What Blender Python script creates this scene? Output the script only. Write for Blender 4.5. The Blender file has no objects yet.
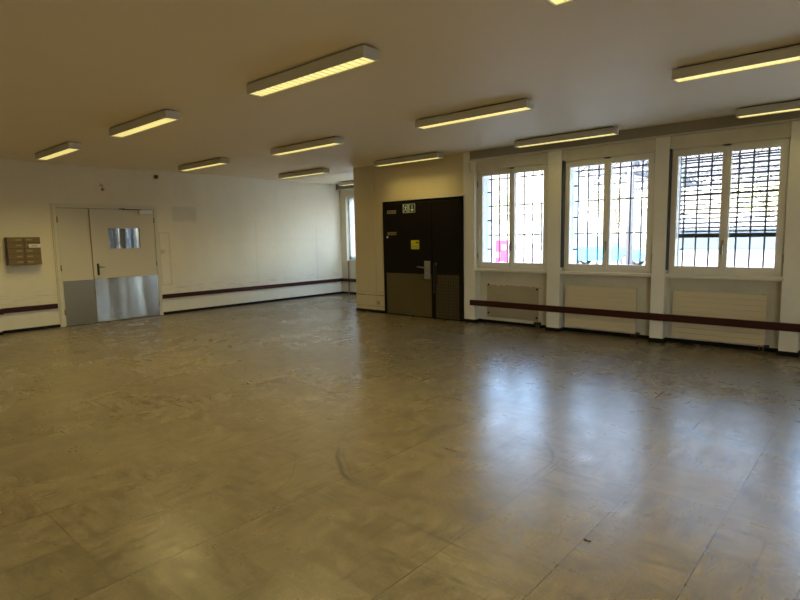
import bpy, bmesh, math, random
from mathutils import Vector, Matrix
random.seed(7)
S = bpy.context.scene
COL = S.collection

# ---------------------------------------------------------------- camera
YAW, PITCH, ROLL = math.radians(-41.663), math.radians(-6.566), math.radians(-1.045)
CAM_H = 1.458
def make_camera():
    cam = bpy.data.cameras.new('camera'); o = bpy.data.objects.new('camera', cam); COL.objects.link(o)
    cam.sensor_fit = 'HORIZONTAL'; cam.sensor_width = 36; cam.lens = 552.6/800*36
    cam.clip_start = .05; cam.clip_end = 300
    f = Vector((math.sin(YAW)*math.cos(PITCH), math.cos(YAW)*math.cos(PITCH), math.sin(PITCH)))
    r = Vector((math.cos(YAW), -math.sin(YAW), 0)); u = r.cross(f)
    r2 = math.cos(ROLL)*r + math.sin(ROLL)*u; u2 = -math.sin(ROLL)*r + math.cos(ROLL)*u
    m = Matrix((( r2.x, u2.x, -f.x, 0), (r2.y, u2.y, -f.y, 0), (r2.z, u2.z, -f.z, CAM_H), (0,0,0,1)))
    o.matrix_world = m
    S.camera = o
make_camera()

# ---------------------------------------------------------------- sky, sun, exposure
SKY, SUN, LAMP_W = 3.3, 10.0, 11.0
S.view_settings.view_transform = 'Standard'; S.view_settings.look = 'None'
S.view_settings.gamma = 1; S.view_settings.use_curve_mapping = False
S.view_settings.exposure = 0.0
w = bpy.data.worlds.new('world'); S.world = w; w.use_nodes = True
nt = w.node_tree; nt.nodes.clear()
sky = nt.nodes.new('ShaderNodeTexSky'); sky.sky_type = 'NISHITA'; sky.sun_disc = False
sky.sun_elevation = math.radians(38); sky.sun_rotation = math.radians(170); sky.altitude = 400; sky.dust_density = 3.0
bg = nt.nodes.new('ShaderNodeBackground'); bg.inputs['Strength'].default_value = SKY
out = nt.nodes.new('ShaderNodeOutputWorld')
nt.links.new(sky.outputs[0], bg.inputs[0]); nt.links.new(bg.outputs[0], out.inputs[0])
sl = bpy.data.lights.new('sun', 'SUN'); sl.energy = SUN; sl.angle = .01; sl.color = (1, .96, .9)
so = bpy.data.objects.new('sun', sl); COL.objects.link(so)
so.rotation_euler = Vector((.14, .76, -.63)).to_track_quat('-Z', 'Y').to_euler(); so.location = (-3, -8, 12)

# main planes, in metres
XL, YW, H = -10.729, 7.648, 2.8          # left wall, right (window) wall, ceiling
XR, YB, YA = 2.4, -1.1, 9.80             # far right end, back of the hall, alcove's end wall
XD0, XD1 = -7.95, -5.36                  # the block with the dark door

def portal(loc, sx, sz, d=(0,-1,0)):                 # sampling aid in a window opening, gives no light of its own
    l = bpy.data.lights.new('sky_portal', 'AREA'); l.shape = 'RECTANGLE'; l.size = sx; l.size_y = sz
    l.cycles.is_portal = True
    o = bpy.data.objects.new('sky_portal', l); COL.objects.link(o); o.location = loc
    o.rotation_euler = Vector(d).to_track_quat('-Z', 'Y').to_euler()
WC = [-4.495, -3.0, -1.555, -.085, 1.39]       # window centres
for c in WC: portal((c, YW+.37, 1.7), 1.2, 1.5)
portal((-9.3, YA+.42, 1.7), 2.3, 1.5)
EW = [(-.75, .9)]     # one unseen window added in the end wall, right of the view, as fill light
portal((XD0+.33, 8.95, 1.68), 1.3, 1.6, (-1, 0, 0))     # added side window of the alcove, unseen, brightens it
for a, c in EW: portal((XR+.33, (a+c)/2, 1.7), c-a, 1.7, (-1, 0, 0))

# ---------------------------------------------------------------- materials
def mat(name, col, rough=.6, metal=0, spec=.5, **k):
    m = bpy.data.materials.new(name); m.use_nodes = True
    b = m.node_tree.nodes['Principled BSDF']
    b.inputs['Base Color'].default_value = (*col, 1); b.inputs['Roughness'].default_value = rough
    b.inputs['Metallic'].default_value = metal; b.inputs['Specular IOR Level'].default_value = spec
    for a, v in k.items(): b.inputs[a].default_value = v
    return m
class N:
    """small node-graph writer for a material"""
    def __init__(s, m): s.t = m.node_tree; s.b = s.t.nodes['Principled BSDF']
    def n(s, kind, **k):
        x = s.t.nodes.new(kind)
        for a, v in k.items(): setattr(x, a, v)
        return x
    def l(s, a, b): s.t.links.new(a, b)
    def pos(s): return s.n('ShaderNodeNewGeometry').outputs['Position']
    def val(s, x, sock):
        if isinstance(x, (int, float)): sock.default_value = x
        else: s.l(x, sock)
    def m(s, op, a, b=0, c=0, clamp=False):
        x = s.n('ShaderNodeMath', operation=op); x.use_clamp = clamp
        s.val(a, x.inputs[0]); s.val(b, x.inputs[1])
        if op in ('MULTIPLY_ADD', 'COMPARE', 'SMOOTH_MIN'): s.val(c, x.inputs[2])
        return x.outputs[0]
    def sep(s, v):
        x = s.n('ShaderNodeSeparateXYZ'); s.l(v, x.inputs[0]); return x.outputs
    def comb(s, a, b, c):
        x = s.n('ShaderNodeCombineXYZ')
        for i, v in enumerate((a, b, c)): s.val(v, x.inputs[i])
        return x.outputs[0]
    def noise(s, v, scale, detail=3, rough=.5, dist=0):
        x = s.n('ShaderNodeTexNoise'); s.l(v, x.inputs['Vector']); x.inputs['Scale'].default_value = scale
        x.inputs['Detail'].default_value = detail; x.inputs['Roughness'].default_value = rough
        x.inputs['Distortion'].default_value = dist
        return x.outputs['Fac']
    def scale(s, v, sx, sy, sz):
        x = s.n('ShaderNodeVectorMath', operation='MULTIPLY'); s.l(v, x.inputs[0]); x.inputs[1].default_value = (sx, sy, sz)
        return x.outputs[0]
    def rng(s, v, a, b, c, d, smooth=False):
        x = s.n('ShaderNodeMapRange'); s.val(v, x.inputs[0])
        if smooth: x.interpolation_type = 'SMOOTHSTEP'
        for i, q in enumerate((a, b, c, d)): x.inputs[i+1].default_value = q
        return x.outputs[0]
    def mix(s, f, a, b, blend='MIX'):
        x = s.n('ShaderNodeMix', data_type='RGBA', blend_type=blend)
        s.val(f, x.inputs[0])
        for q, sock in ((a, x.inputs[6]), (b, x.inputs[7])):
            if isinstance(q, tuple): sock.default_value = (*q, 1)
            else: s.l(q, sock)
        return x.outputs[2]
    def box(s, p, a0, a1, b0, b1, e=.01):
        """mask of a rectangle in two coordinates p=(u,v)"""
        u, v = p
        f = s.m('MULTIPLY', s.rng(u, a0-e, a0+e, 0, 1), s.rng(u, a1-e, a1+e, 1, 0))
        g = s.m('MULTIPLY', s.rng(v, b0-e, b0+e, 0, 1), s.rng(v, b1-e, b1+e, 1, 0))
        return s.m('MULTIPLY', f, g)
    def bump(s, h, strength, dist=.01):
        x = s.n('ShaderNodeBump'); x.inputs['Strength'].default_value = strength; x.inputs['Distance'].default_value = dist
        s.l(h, x.inputs['Height']); s.l(x.outputs[0], s.b.inputs['Normal'])
    def col(s, c): s.l(c, s.b.inputs['Base Color'])

def wall_mat(name, base, dirt, amount=.35, marks=None):
    m = mat(name, base, .55, spec=.35); g = N(m); p = g.pos()
    n1 = g.noise(g.scale(p, 1, 1, .6), 1.1, 5, .6); n2 = g.noise(p, 7, 4, .6)
    f = g.m('MULTIPLY', g.rng(n1, .42, .75, 0, 1), amount)
    f = g.m('ADD', f, g.m('MULTIPLY', g.rng(n2, .5, .8, 0, 1), amount*.4), clamp=True)
    c = g.mix(f, base, dirt)
    if marks: c = marks(g, p, c)
    g.col(c); g.bump(g.noise(p, 90, 3), .08, .004)
    return m

CREAM, DIRT = (.80, .72, .54), (.56, .49, .34)
def left_marks(g, p, c):
    x, y, z = g.sep(p)
    blur = g.noise(p, 14, 3)
    a = g.box((y, z), 5.30, 5.82, 1.84, 2.13, .02)                      # ghost of a board taken down
    c = g.mix(g.m('MULTIPLY', a, .28), c, (.42, .39, .32))
    o = g.m('SUBTRACT', g.box((y, z), 5.0, 5.22, .58, 1.62, .012), g.box((y, z), 5.025, 5.195, .60, 1.60, .012), clamp=True)
    c = g.mix(g.m('MULTIPLY', g.m('MULTIPLY', o, blur), .75), c, (.40, .35, .26))     # outline of a removed cabinet
    a = g.box((y, z), 7.2, 7.24, .45, 1.9, .02)
    c = g.mix(g.m('MULTIPLY', a, .12), c, (.40, .36, .28))
    a = g.box((y, z), 8.95, 8.99, .45, 1.75, .02)
    c = g.mix(g.m('MULTIPLY', a, .2), c, (.40, .36, .28))
    a = g.m('MULTIPLY', g.box((y, z), 6.2, 9.2, 1.40, 1.46, .04), blur)
    c = g.mix(g.m('MULTIPLY', a, .15), c, (.45, .41, .31))
    # rubbed marks above the rail
    s = g.noise(g.scale(p, 1, 1.2, 12), 3, 3)
    a = g.m('MULTIPLY', g.box((y, z), 2.3, 9.8, .42, .62, .08), g.rng(s, .5, .75, 0, .4))
    return g.mix(a, c, (.36, .31, .22))
def door_marks(g, p, c):
    x, y, z = g.sep(p)
    n = g.rng(g.noise(g.scale(p, 3, 3, 10), 3, 3), .35, .6, .3, 1)
    for z0, k in ((.335, .85), (.12, .45), (.40, .2)):
        a = g.m('MULTIPLY', g.box((x, z), -7.94, -7.19, z0-.009, z0+.009, .006), g.m('MULTIPLY', n, k))
        c = g.mix(a, c, (.13, .10, .06))
    d = g.n('ShaderNodeVectorMath', operation='DISTANCE'); g.l(g.comb(x, 0, z), d.inputs[0]); d.inputs[1].default_value = (-7.36, 0, .19)
    return g.mix(g.rng(d.outputs['Value'], .02, .06, .6, 0), c, (.15, .11, .07))
M = {}
M['wall_left'] = wall_mat('paint_left_wall', CREAM, DIRT, .3, left_marks)
M['wall'] = wall_mat('paint_wall', (.76, .69, .52), DIRT, .3)
M['wall_door'] = wall_mat('paint_door_wall', (.66, .56, .36), DIRT, .3, door_marks)
M['ceiling'] = wall_mat('paint_ceiling', (.86, .73, .51), (.76, .64, .45), .3)
M['recess'] = wall_mat('paint_recess', (.74, .69, .55), (.46, .41, .30), .4)
M['pelmet'] = mat('grey_brown_pelmet', (.30, .26, .19), .6)
M['strip'] = mat('cream_strip', (.62, .57, .46), .5)
M['wood_white'] = mat('cream_lacquer', (.78, .74, .64), .35)
M['door_cream'] = mat('cream_door_lacquer', (.66, .59, .44), .4)
M['frame_cream'] = mat('cream_frame_lacquer', (.68, .62, .48), .4)
M['black'] = mat('black_vinyl', (.010, .008, .007), .6, spec=.15)
M['dark'] = mat('dark_plastic', (.02, .018, .016), .4)
M['gap'] = mat('dark_gap', (.01, .009, .008), .9)
M['chrome'] = mat('chrome', (.7, .7, .68), .18, 1)
M['brass'] = mat('dull_brass', (.35, .27, .14), .4, 1)
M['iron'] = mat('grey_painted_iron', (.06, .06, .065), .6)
M['aluminium'] = mat('aluminium', (.42, .42, .42), .35, .9)
M['white'] = mat('white_plastic', (.75, .74, .70), .4)
M['paper'] = mat('white_paper', (.8, .79, .75), .7)
M['rad'] = mat('beige_radiator_enamel', (.72, .61, .40), .45)
M['lamp_white'] = mat('cream_lamp_metal', (.58, .55, .46), .4)
M['reveal'] = mat('white_outdoor_render', (.8, .8, .78), .8)
M['sticker'] = mat('yellow_sticker', (.62, .60, .02), .5)
M['tag'] = mat('olive_door_plate', (.34, .28, .10), .4)
M['ink'] = mat('dark_ink', (.05, .05, .03), .6)
M['sign_green'] = mat('dark_green_sign', (.010, .045, .03), .4)
M['sign_glow'] = mat('pale_photoluminescent', (.72, .84, .72), .5)
M['curtain'] = mat('sheer_curtain', (.85, .85, .85), .9)
g = N(M['curtain']); tr = g.n('ShaderNodeBsdfTranslucent'); tr.inputs[0].default_value = (.9, .9, .92, 1)
mx = g.n('ShaderNodeMixShader'); mx.inputs[0].default_value = .75
tp = g.n('ShaderNodeBsdfTransparent'); m2 = g.n('ShaderNodeMixShader'); m2.inputs[0].default_value = .35
g.l(g.b.outputs[0], mx.inputs[1]); g.l(tr.outputs[0], mx.inputs[2]); g.l(mx.outputs[0], m2.inputs[1]); g.l(tp.outputs[0], m2.inputs[2]); g.l(m2.outputs[0], g.t.nodes['Material Output'].inputs[0])

def wood_mat(name, a, b, rough):
    m = mat(name, a, rough); g = N(m); p = g.pos()
    n = g.noise(g.scale(p, 1.2, 1.2, 26), 4, 5, .6)
    g.col(g.mix(g.rng(n, .3, .7, 0, 1), a, b)); g.b.inputs['Specular IOR Level'].default_value = .2; return m
M['rail'] = wood_mat('dark_red_brown_wood', (.040, .010, .006), (.060, .017, .010), .5)
M['dark_door'] = wood_mat('very_dark_brown_door', (.006, .0035, .002), (.009, .005, .003), .6)
M['letterbox'] = wood_mat('brown_painted_metal', (.20, .135, .065), (.23, .16, .08), .4)
M['letterbox_side'] = mat('dark_brown_side', (.06, .035, .018), .5)

def steel_mat(name, col, rough, bump, wav):
    m = mat(name, col, rough, 1); g = N(m); p = g.pos()
    n = g.noise(g.scale(p, 3, 3, 260), 3, 4, .6)      # horizontal brushing
    d = g.noise(g.scale(p, 1, 1.6, .5), 3.0, 2)
    if wav: g.bump(d, bump, .001*wav)
    g.l(g.comb(0.0, 0.0, 1.0), g.b.inputs['Tangent'])     # brushed lines run level, so gloss spreads up and down
    g.b.inputs['Anisotropic'].default_value = 1.0; g.b.inputs['Anisotropic Rotation'].default_value = 0
    return m
def brushed_plate(name, col, rough, amp):
    m = mat(name, col, rough, 1); g = N(m); p = g.pos(); x, y, z = g.sep(p)
    d = g.noise(g.scale(p, 1, 2.2, .6), 1.6, 2)
    wob = g.m('MULTIPLY', g.m('SUBTRACT', d, .5), .012)
    nz = g.m('MULTIPLY', g.m('SINE', g.m('MULTIPLY', z, 1571.0)), amp)
    v = g.n('ShaderNodeVectorMath', operation='NORMALIZE'); g.l(g.comb(1.0, wob, nz), v.inputs[0])
    g.l(v.outputs[0], g.b.inputs['Normal']); return m
M['steel'] = brushed_plate('brushed_steel', (.56, .52, .44), .08, .14)
M['steel_matt'] = brushed_plate('matt_brown_steel', (.36, .30, .20), .30, .06)
M['steel_dull'] = steel_mat('dull_brown_steel', (.20, .17, .11), .42, .2, 1)
M['rib'] = mat('dark_grid_rib', (.055, .045, .028), .5)
M['plate'] = steel_mat('lock_plate_steel', (.40, .37, .30), .35, .2, 1)

def glass_mat(name, tint, rough=.0, body=0.0, body_col=(.5,.5,.5)):
    """thin pane: clear apart from its mirror reflection"""
    m = bpy.data.materials.new(name); m.use_nodes = True; t = m.node_tree; t.nodes.clear()
    o = t.nodes.new('ShaderNodeOutputMaterial'); tp = t.nodes.new('ShaderNodeBsdfTransparent'); tp.inputs[0].default_value = (*tint, 1)
    gl = t.nodes.new('ShaderNodeBsdfGlossy'); gl.inputs['Roughness'].default_value = rough
    mx = t.nodes.new('ShaderNodeMixShader'); L = t.links.new
    ge = t.nodes.new('ShaderNodeNewGeometry'); dt = t.nodes.new('ShaderNodeVectorMath'); dt.operation = 'DOT_PRODUCT'
    L(ge.outputs['Normal'], dt.inputs[0]); L(ge.outputs['Incoming'], dt.inputs[1])
    def mt(op, a, b):
        x = t.nodes.new('ShaderNodeMath'); x.operation = op
        for q, sk in ((a, x.inputs[0]), (b, x.inputs[1])):
            if isinstance(q, (int, float)): sk.default_value = q
            else: L(q, sk)
        return x.outputs[0]
    f5 = mt('POWER', mt('SUBTRACT', 1.0, mt('ABSOLUTE', dt.outputs['Value'], 0)), 5.0)
    L(mt('ADD', mt('MULTIPLY', f5, .96), .04), mx.inputs[0]); L(tp.outputs[0], mx.inputs[1]); L(gl.outputs[0], mx.inputs[2]); L(mx.outputs[0], o.inputs[0])
    return m
M['pane'] = glass_mat('window_glass', (.95, .97, .96))
M['door_pane'] = mat('grey_wired_glass', (.10, .11, .12), .015, spec=.5)
M['door_pane'].node_tree.nodes['Principled BSDF'].inputs['IOR'].default_value = 2.8

def emis(name, col, k):
    m = mat(name, (.8, .75, .5), .5); b = m.node_tree.nodes['Principled BSDF']
    b.inputs['Emission Color'].default_value = (*col, 1); b.inputs['Emission Strength'].default_value = k; return m
M['tube'] = emis('lit_diffuser', (1.0, .84, .30), 1.05)
M['louvre'] = mat('yellowed_louvre', (.88, .84, .62), .35)

def floor_mat():
    m = mat('worn_vinyl_tiles', (.25, .2, .12), .3, spec=.5, IOR=1.75); g = N(m); p = g.pos()
    T = .465
    x, y, z = g.sep(p)
    tx = g.m('DIVIDE', g.m('ADD', x, 1.02), T); ty = g.m('DIVIDE', g.m('SUBTRACT', y, 1.305), T)
    ix, iy = g.m('FLOOR', tx), g.m('FLOOR', ty)
    par = g.m('MODULO', g.m('ADD', g.m('ADD', ix, iy), 1000), 2)
    wn = g.n('ShaderNodeTexWhiteNoise'); wn.noise_dimensions = '3D'; g.l(g.comb(ix, iy, 0), wn.inputs[0])
    tone = wn.outputs['Value']
    off = g.n('ShaderNodeVectorMath', operation='MULTIPLY'); g.l(wn.outputs['Color'], off.inputs[0]); off.inputs[1].default_value = (9, 9, 0)
    def streak(sx, sy):
        v = g.n('ShaderNodeVectorMath', operation='ADD'); g.l(g.scale(p, sx, sy, 1), v.inputs[0]); g.l(off.outputs[0], v.inputs[1])
        return g.noise(v.outputs[0], 1, 6, .68, .3)
    sa, sb = streak(4.5, 15), streak(15, 4.5)
    mxf = g.n('ShaderNodeMix', data_type='FLOAT'); g.val(par, mxf.inputs[0]); g.l(sa, mxf.inputs[2]); g.l(sb, mxf.inputs[3])
    cloud = g.noise(p, 5.5, 7, .72)
    st = g.m('ADD', g.m('MULTIPLY', mxf.outputs[0], .6), g.m('MULTIPLY', cloud, .4))
    fine = g.noise(p, 70, 4, .7)
    big = g.noise(p, .8, 4, .6)
    c = g.mix(g.rng(st, .36, .66, 0, 1), (.075, .055, .027), (.270, .215, .125))
    c = g.mix(g.m('MULTIPLY', g.rng(fine, .38, .66, 0, 1), .45), c, (.10, .074, .038))
    c = g.mix(g.m('MULTIPLY', g.rng(tone, 0, 1, 0, 1), .14), c, (.34, .28, .17))
    c = g.mix(g.m('MULTIPLY', g.rng(big, .45, .7, 0, 1), .30), c, (.125, .092, .045))
    # dirty seams, strong in some places and gone in others
    fx, fy = g.m('FRACT', tx), g.m('FRACT', ty)
    ex = g.m('MINIMUM', fx, g.m('SUBTRACT', 1, fx)); ey = g.m('MINIMUM', fy, g.m('SUBTRACT', 1, fy))
    wx = g.noise(g.scale(p, 6, .35, 1), 1, 2); wy = g.noise(g.scale(p, .35, 6, 1), 1.1, 2)
    mx_ = g.m('MULTIPLY', g.rng(ex, .003, .008, 1, 0), g.rng(wx, .38, .56, .15, .9))
    my_ = g.m('MULTIPLY', g.rng(ey, .003, .008, 1, 0), g.rng(wy, .50, .66, .0, .7))
    seam = g.m('MAXIMUM', mx_, my_)
    c = g.mix(seam, c, (.035, .026, .014))
    # black rubber arcs and long scuffs
    warp = g.n('ShaderNodeVectorMath', operation='ADD'); wv = g.n('ShaderNodeTexNoise'); wv.inputs['Scale'].default_value = 1.2
    g.l(p, wv.inputs['Vector']); ws = g.n('ShaderNodeVectorMath', operation='SCALE'); g.l(wv.outputs['Color'], ws.inputs[0]); ws.inputs['Scale'].default_value = .25
    g.l(p, warp.inputs[0]); g.l(ws.outputs[0], warp.inputs[1])
    arcs = 0
    for (cx, cy, r, wd, k) in ((-2.25, 2.95, .75, .012, .8), (-2.1, 3.2, 1.0, .008, .35), (-4.2, 4.2, .9, .010, .4), (-6.0, 5.6, 1.3, .012, .45),
                               (-5.2, 6.6, 1.1, .012, .4), (-3.3, 1.5, .8, .006, .35), (-7.6, 4.2, 1.2, .014, .4), (-1.2, 4.4, .55, .008, .25)):
        d = g.n('ShaderNodeVectorMath', operation='DISTANCE'); g.l(warp.outputs[0], d.inputs[0]); d.inputs[1].default_value = (cx+.12, cy+.12, .12)
        a = g.rng(g.m('ABSOLUTE', g.m('SUBTRACT', d.outputs['Value'], r)), wd*.4, wd*1.6, k, 0)
        arcs = g.m('MAXIMUM', arcs, a)
    arcs = g.m('MULTIPLY', arcs, g.rng(g.noise(p, 1.6, 3), .42, .6, 0, 1))
    c = g.mix(arcs, c, (.05, .038, .022))
    sc1 = g.noise(g.scale(p, 1.1, 30, 1), 1.3, 2, .5, .8); sc2 = g.noise(g.scale(p, 26, 1.0, 1), 1.7, 2, .5, .9)
    sc = g.m('MULTIPLY', g.m('MAXIMUM', g.rng(sc1, .68, .74, 0, 1), g.rng(sc2, .67, .73, 0, 1)), .7)
    c = g.mix(sc, c, (.06, .045, .025))
    spots = g.rng(g.noise(p, 9, 2), .80, .84, 0, .7)
    c = g.mix(spots, c, (.03, .022, .012))
    g.col(c)
    g.l(g.m('ADD', g.rng(st, .3, .7, .30, .22), g.m('MULTIPLY', g.rng(big, .3, .7, -.03, .08), 1)), g.b.inputs['Roughness'])
    hgt = g.m('SUBTRACT', g.m('ADD', g.m('MULTIPLY', st, .45), g.m('ADD', g.m('MULTIPLY', g.noise(p, 2.2, 3), .8), g.m('ADD', g.m('MULTIPLY', g.noise(g.scale(p, 1.3, 8, 1), 1, 3), .6), g.m('MULTIPLY', g.noise(g.scale(p, 5, 26, 1), 1, 2), .22)))), g.m('MULTIPLY', seam, .06))
    g.bump(hgt, .40, .004)
    return m
M['floor'] = floor_mat()

# ---------------------------------------------------------------- mesh helpers
class MB:
    def __init__(s): s.bm = bmesh.new()
    def box(s, x0, x1, y0, y1, z0, z1, bev=0):
        b = bmesh.new()
        m = Matrix.Translation(((x0+x1)/2, (y0+y1)/2, (z0+z1)/2)) @ Matrix.Diagonal((abs(x1-x0), abs(y1-y0), abs(z1-z0), 1))
        bmesh.ops.create_cube(b, size=1, matrix=m)
        if bev: bmesh.ops.bevel(b, geom=b.edges[:], offset=bev, segments=2, affect='EDGES', profile=.6)
        s._add(b); return s
    def cyl(s, a, b_, r, seg=10, r2=None):
        a, b_ = Vector(a), Vector(b_); d = b_-a; b = bmesh.new()
        m = Matrix.Translation((a+b_)/2) @ d.to_track_quat('Z', 'Y').to_matrix().to_4x4()
        bmesh.ops.create_cone(b, cap_ends=True, segments=seg, radius1=r, radius2=r if r2 is None else r2, depth=d.length, matrix=m)
        s._add(b); return s
    def poly(s, pts, n, depth):
        """flat outline pts (3D) extruded by n*depth"""
        b = bmesh.new(); n = Vector(n)*depth
        v0 = [b.verts.new(p) for p in pts]; v1 = [b.verts.new(Vector(p)+n) for p in pts]
        b.faces.new(v0); b.faces.new(v1[::-1])
        for i in range(len(pts)): j = (i+1) % len(pts); b.faces.new((v0[j], v0[i], v1[i], v1[j]))
        bmesh.ops.recalc_face_normals(b, faces=b.faces[:]); s._add(b); return s
    def ball(s, c, r, sub=2, sq=(1,1,1)):
        b = bmesh.new(); bmesh.ops.create_icosphere(b, subdivisions=sub, radius=r, matrix=Matrix.Translation(c) @ Matrix.Diagonal((*sq, 1)))
        s._add(b); return s
    def tube(s, pts, r, seg=8):
        for a, b in zip(pts, pts[1:]): s.cyl(a, b, r, seg)
        for p in pts[1:-1]: s.ball(p, r, 1)
        return s
    def _add(s, b):
        me = bpy.data.meshes.new('tmp'); b.to_mesh(me); b.free(); s.bm.from_mesh(me); bpy.data.meshes.remove(me)
    def build(s, name, m, parent=None, smooth=False, origin=None):
        me = bpy.data.meshes.new(name); 
        if origin is not None: bmesh.ops.translate(s.bm, verts=s.bm.verts[:], vec=-Vector(origin))
        s.bm.to_mesh(me); s.bm.free()
        for q in (m if isinstance(m, (list, tuple)) else [m]): me.materials.append(q)
        if smooth:
            for f in me.polygons: f.use_smooth = True
        o = bpy.data.objects.new(name, me); COL.objects.link(o)
        if origin is not None: o.location = origin
        if parent is not None:
            o.parent = parent
            o.location = Vector(o.location) - parent_loc(parent)
        return o
def parent_loc(o):
    v = Vector((0,0,0))
    while o is not None: v += Vector(o.location); o = o.parent
    return v
def tag(o, label=None, cat=None, group=None, kind=None):
    if label: o['label'] = label
    if cat: o['category'] = cat
    if group: o['group'] = group
    if kind: o['kind'] = kind
    return o
def empty(name, loc, label=None, cat=None, group=None, kind=None):
    o = bpy.data.objects.new(name, None); COL.objects.link(o); o.location = loc; o.empty_display_size = .1
    return tag(o, label, cat, group, kind)
def copy_tree(o, parent=None):
    c = o.copy(); COL.objects.link(c); c.parent = parent
    for ch in list(o.children): copy_tree(ch, c)
    return c
def text(s, name, m, parent, loc, size, face, depth=.0006):
    """flat raised lettering as mesh; face '-y' reads towards -Y, '+x' towards +X"""
    cu = bpy.data.curves.new(name, 'FONT'); cu.body = s; cu.size = size; cu.align_x = 'CENTER'; cu.align_y = 'CENTER'; cu.extrude = depth
    o = bpy.data.objects.new(name, cu); COL.objects.link(o)
    rot = {'-y': (math.pi/2, 0, 0), '+x': (math.pi/2, 0, math.pi/2)}[face]
    dg = bpy.context.evaluated_depsgraph_get(); me = bpy.data.meshes.new_from_object(o.evaluated_get(dg))
    bpy.data.objects.remove(o)
    me.transform(Matrix.Translation(loc) @ __import__('mathutils').Euler(rot).to_matrix().to_4x4())
    me.materials.clear(); me.materials.append(m)
    t = bpy.data.objects.new(name, me); COL.objects.link(t); t.parent = parent; t.location = -parent_loc(parent); return t

# ---------------------------------------------------------------- the shell
ST = 'structure'
b = MB(); b.box(XL-.4, XR+.3, YB-.3, YW, -.25, 0); b.box(XL-.4, XD0, YW, YA+.4, -.25, 0); b.box(XD0, XR+.3, YW, YW+.30, -.25, 0)
tag(b.build('floor', M['floor']), 'worn beige vinyl tile floor of the empty hall', 'floor', None, ST)
b = MB(); b.box(XL-.4, XR+.3, YB-.3, YW+.36, H, H+.4); b.box(XL-.4, XD0+.3, YW+.3, YA+.4, H, H+.4)
tag(b.build('ceiling', M['ceiling']), 'cream painted ceiling over the hall', 'ceiling', None, ST)
b = MB(); b.box(XL-.3, XL, YB-.3, YA+.4, 0, H)
tag(b.build('wall_left', M['wall_left']), 'long cream wall with the steel-kicked double door', 'wall', None, ST)
b = MB(); b.box(XL, XL+.12, YB, 2.305, 0, H)
tag(b.build('wall_pier', M['wall_left']), 'shallow wall pier at the far left edge', 'wall', None, ST)
b = MB(); b.box(XL-.3, XR+.3, YB-.3, YB, 0, H)
tag(b.build('wall_back', M['wall']), 'wall behind the viewer', 'wall', None, ST)
b = MB(); b.box(XR, XR+.3, YB-.3, YW+.36, 0, .85); b.box(XR, XR+.3, YB-.3, YW+.36, 2.55, H)
ys = [YB-.3] + [v for q in EW for v in q] + [YW+.36]
for a, c in zip(ys[::2], ys[1::2]): b.box(XR, XR+.3, a, c, .85, 2.55)
tag(b.build('wall_far_right', M['wall']), 'end wall right of the windows', 'wall', None, ST)
# block that carries the dark door, with a slightly proud column on its left
b = MB(); b.box(XD0, XD1, YW, YW+.36, 0, H); b.box(XD0, XD0+.3, YW, 8.3, 0, H); b.box(XD0, XD0+.3, 9.6, YA+.4, 0, H)
b.box(XD0, XD0+.3, 8.3, 9.6, 0, .88); b.box(XD0, XD0+.3, 8.3, 9.6, 2.48, H); b.box(XD0-.005, -7.40, YW-.012, YW+.2, 0, H)
tag(b.build('wall_middle', M['wall_door']), 'yellowish wall block around the dark double door', 'wall', None, ST)
# alcove end wall with one wide window opening
AX0, AX1 = -10.52, -8.12
b = MB(); b.box(XL, AX0, YA, YA+.4, 0, H); b.box(AX1, XD0, YA, YA+.4, 0, H); b.box(AX0, AX1, YA, YA+.4, 0, .88); b.box(AX0, AX1, YA, YA+.4, 2.48, H)
tag(b.build('wall_alcove', M['wall']), 'end wall of the alcove behind the door block', 'wall', None, ST)
# window wall: pilasters, parapets, lintels
PIL = [(-5.36, -5.14), (-3.85, -3.645), (-2.355, -2.19), (-.92, -.735), (.56, .745), (2.035, XR)]
b = MB()
for a, c in PIL: b.box(a, c, YW, YW+.36, 0, H)
M['pilaster'] = wall_mat('paint_pilaster', (.88, .85, .75), (.62, .58, .47), .35)
tag(b.build('wall_right', M['pilaster']), 'window wall with cream pilasters between the windows', 'wall', None, ST)
b = MB(); b.box(XD1, XR, YW+.05, YW+.36, 2.49, H)
tag(b.build('wall_lintel', M['recess']), 'wall strip over the windows below the pelmet', 'wall', None, ST)
b = MB(); b.box(XD1, XR, YW+.16, YW+.36, 0, .885)
parapet = b.build('wall_window_recess', M['recess']); tag(parapet, 'recessed grey-beige wall under the windows', 'wall', None, ST)
b = MB()
for c in WC: b.box(c-.645, c-.575, YW+.16, YW+.43, .885, 2.49); b.box(c+.575, c+.645, YW+.16, YW+.43, .885, 2.49); b.box(c-.645, c+.645, YW+.16, YW+.44, .86, .93)
b.build('outer_reveal', M['reveal'], parapet)
# lighter patch where a radiator was taken off below the first window
b = MB(); b.box(-5.0, -4.06, YW+.156, YW+.161, .10, .615, .002)
M['patch'] = wall_mat('old_paint_patch', (.50, .42, .27), (.36, .29, .17), .6)
pt = b.build('paint_patch', M['patch'], parapet)
b = MB()
random.seed(3)
for i in range(26):
    x = -5.02+i*.038; h = random.uniform(.006, .03)
    b.box(x, x+.042, YW+.155, YW+.161, .612, .618+h)
b.build('torn_paint_edge', mat('pinkish_plaster', (.50, .38, .30), .9), pt)
b = MB()
for x, z in ((-4.97, .64), (-4.09, .60), (-4.97, .17), (-4.09, .15)): b.cyl((x, YW+.15, z), (x, YW+.162, z), .016)
b.build('screw_hole', M['gap'], pt)
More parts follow.
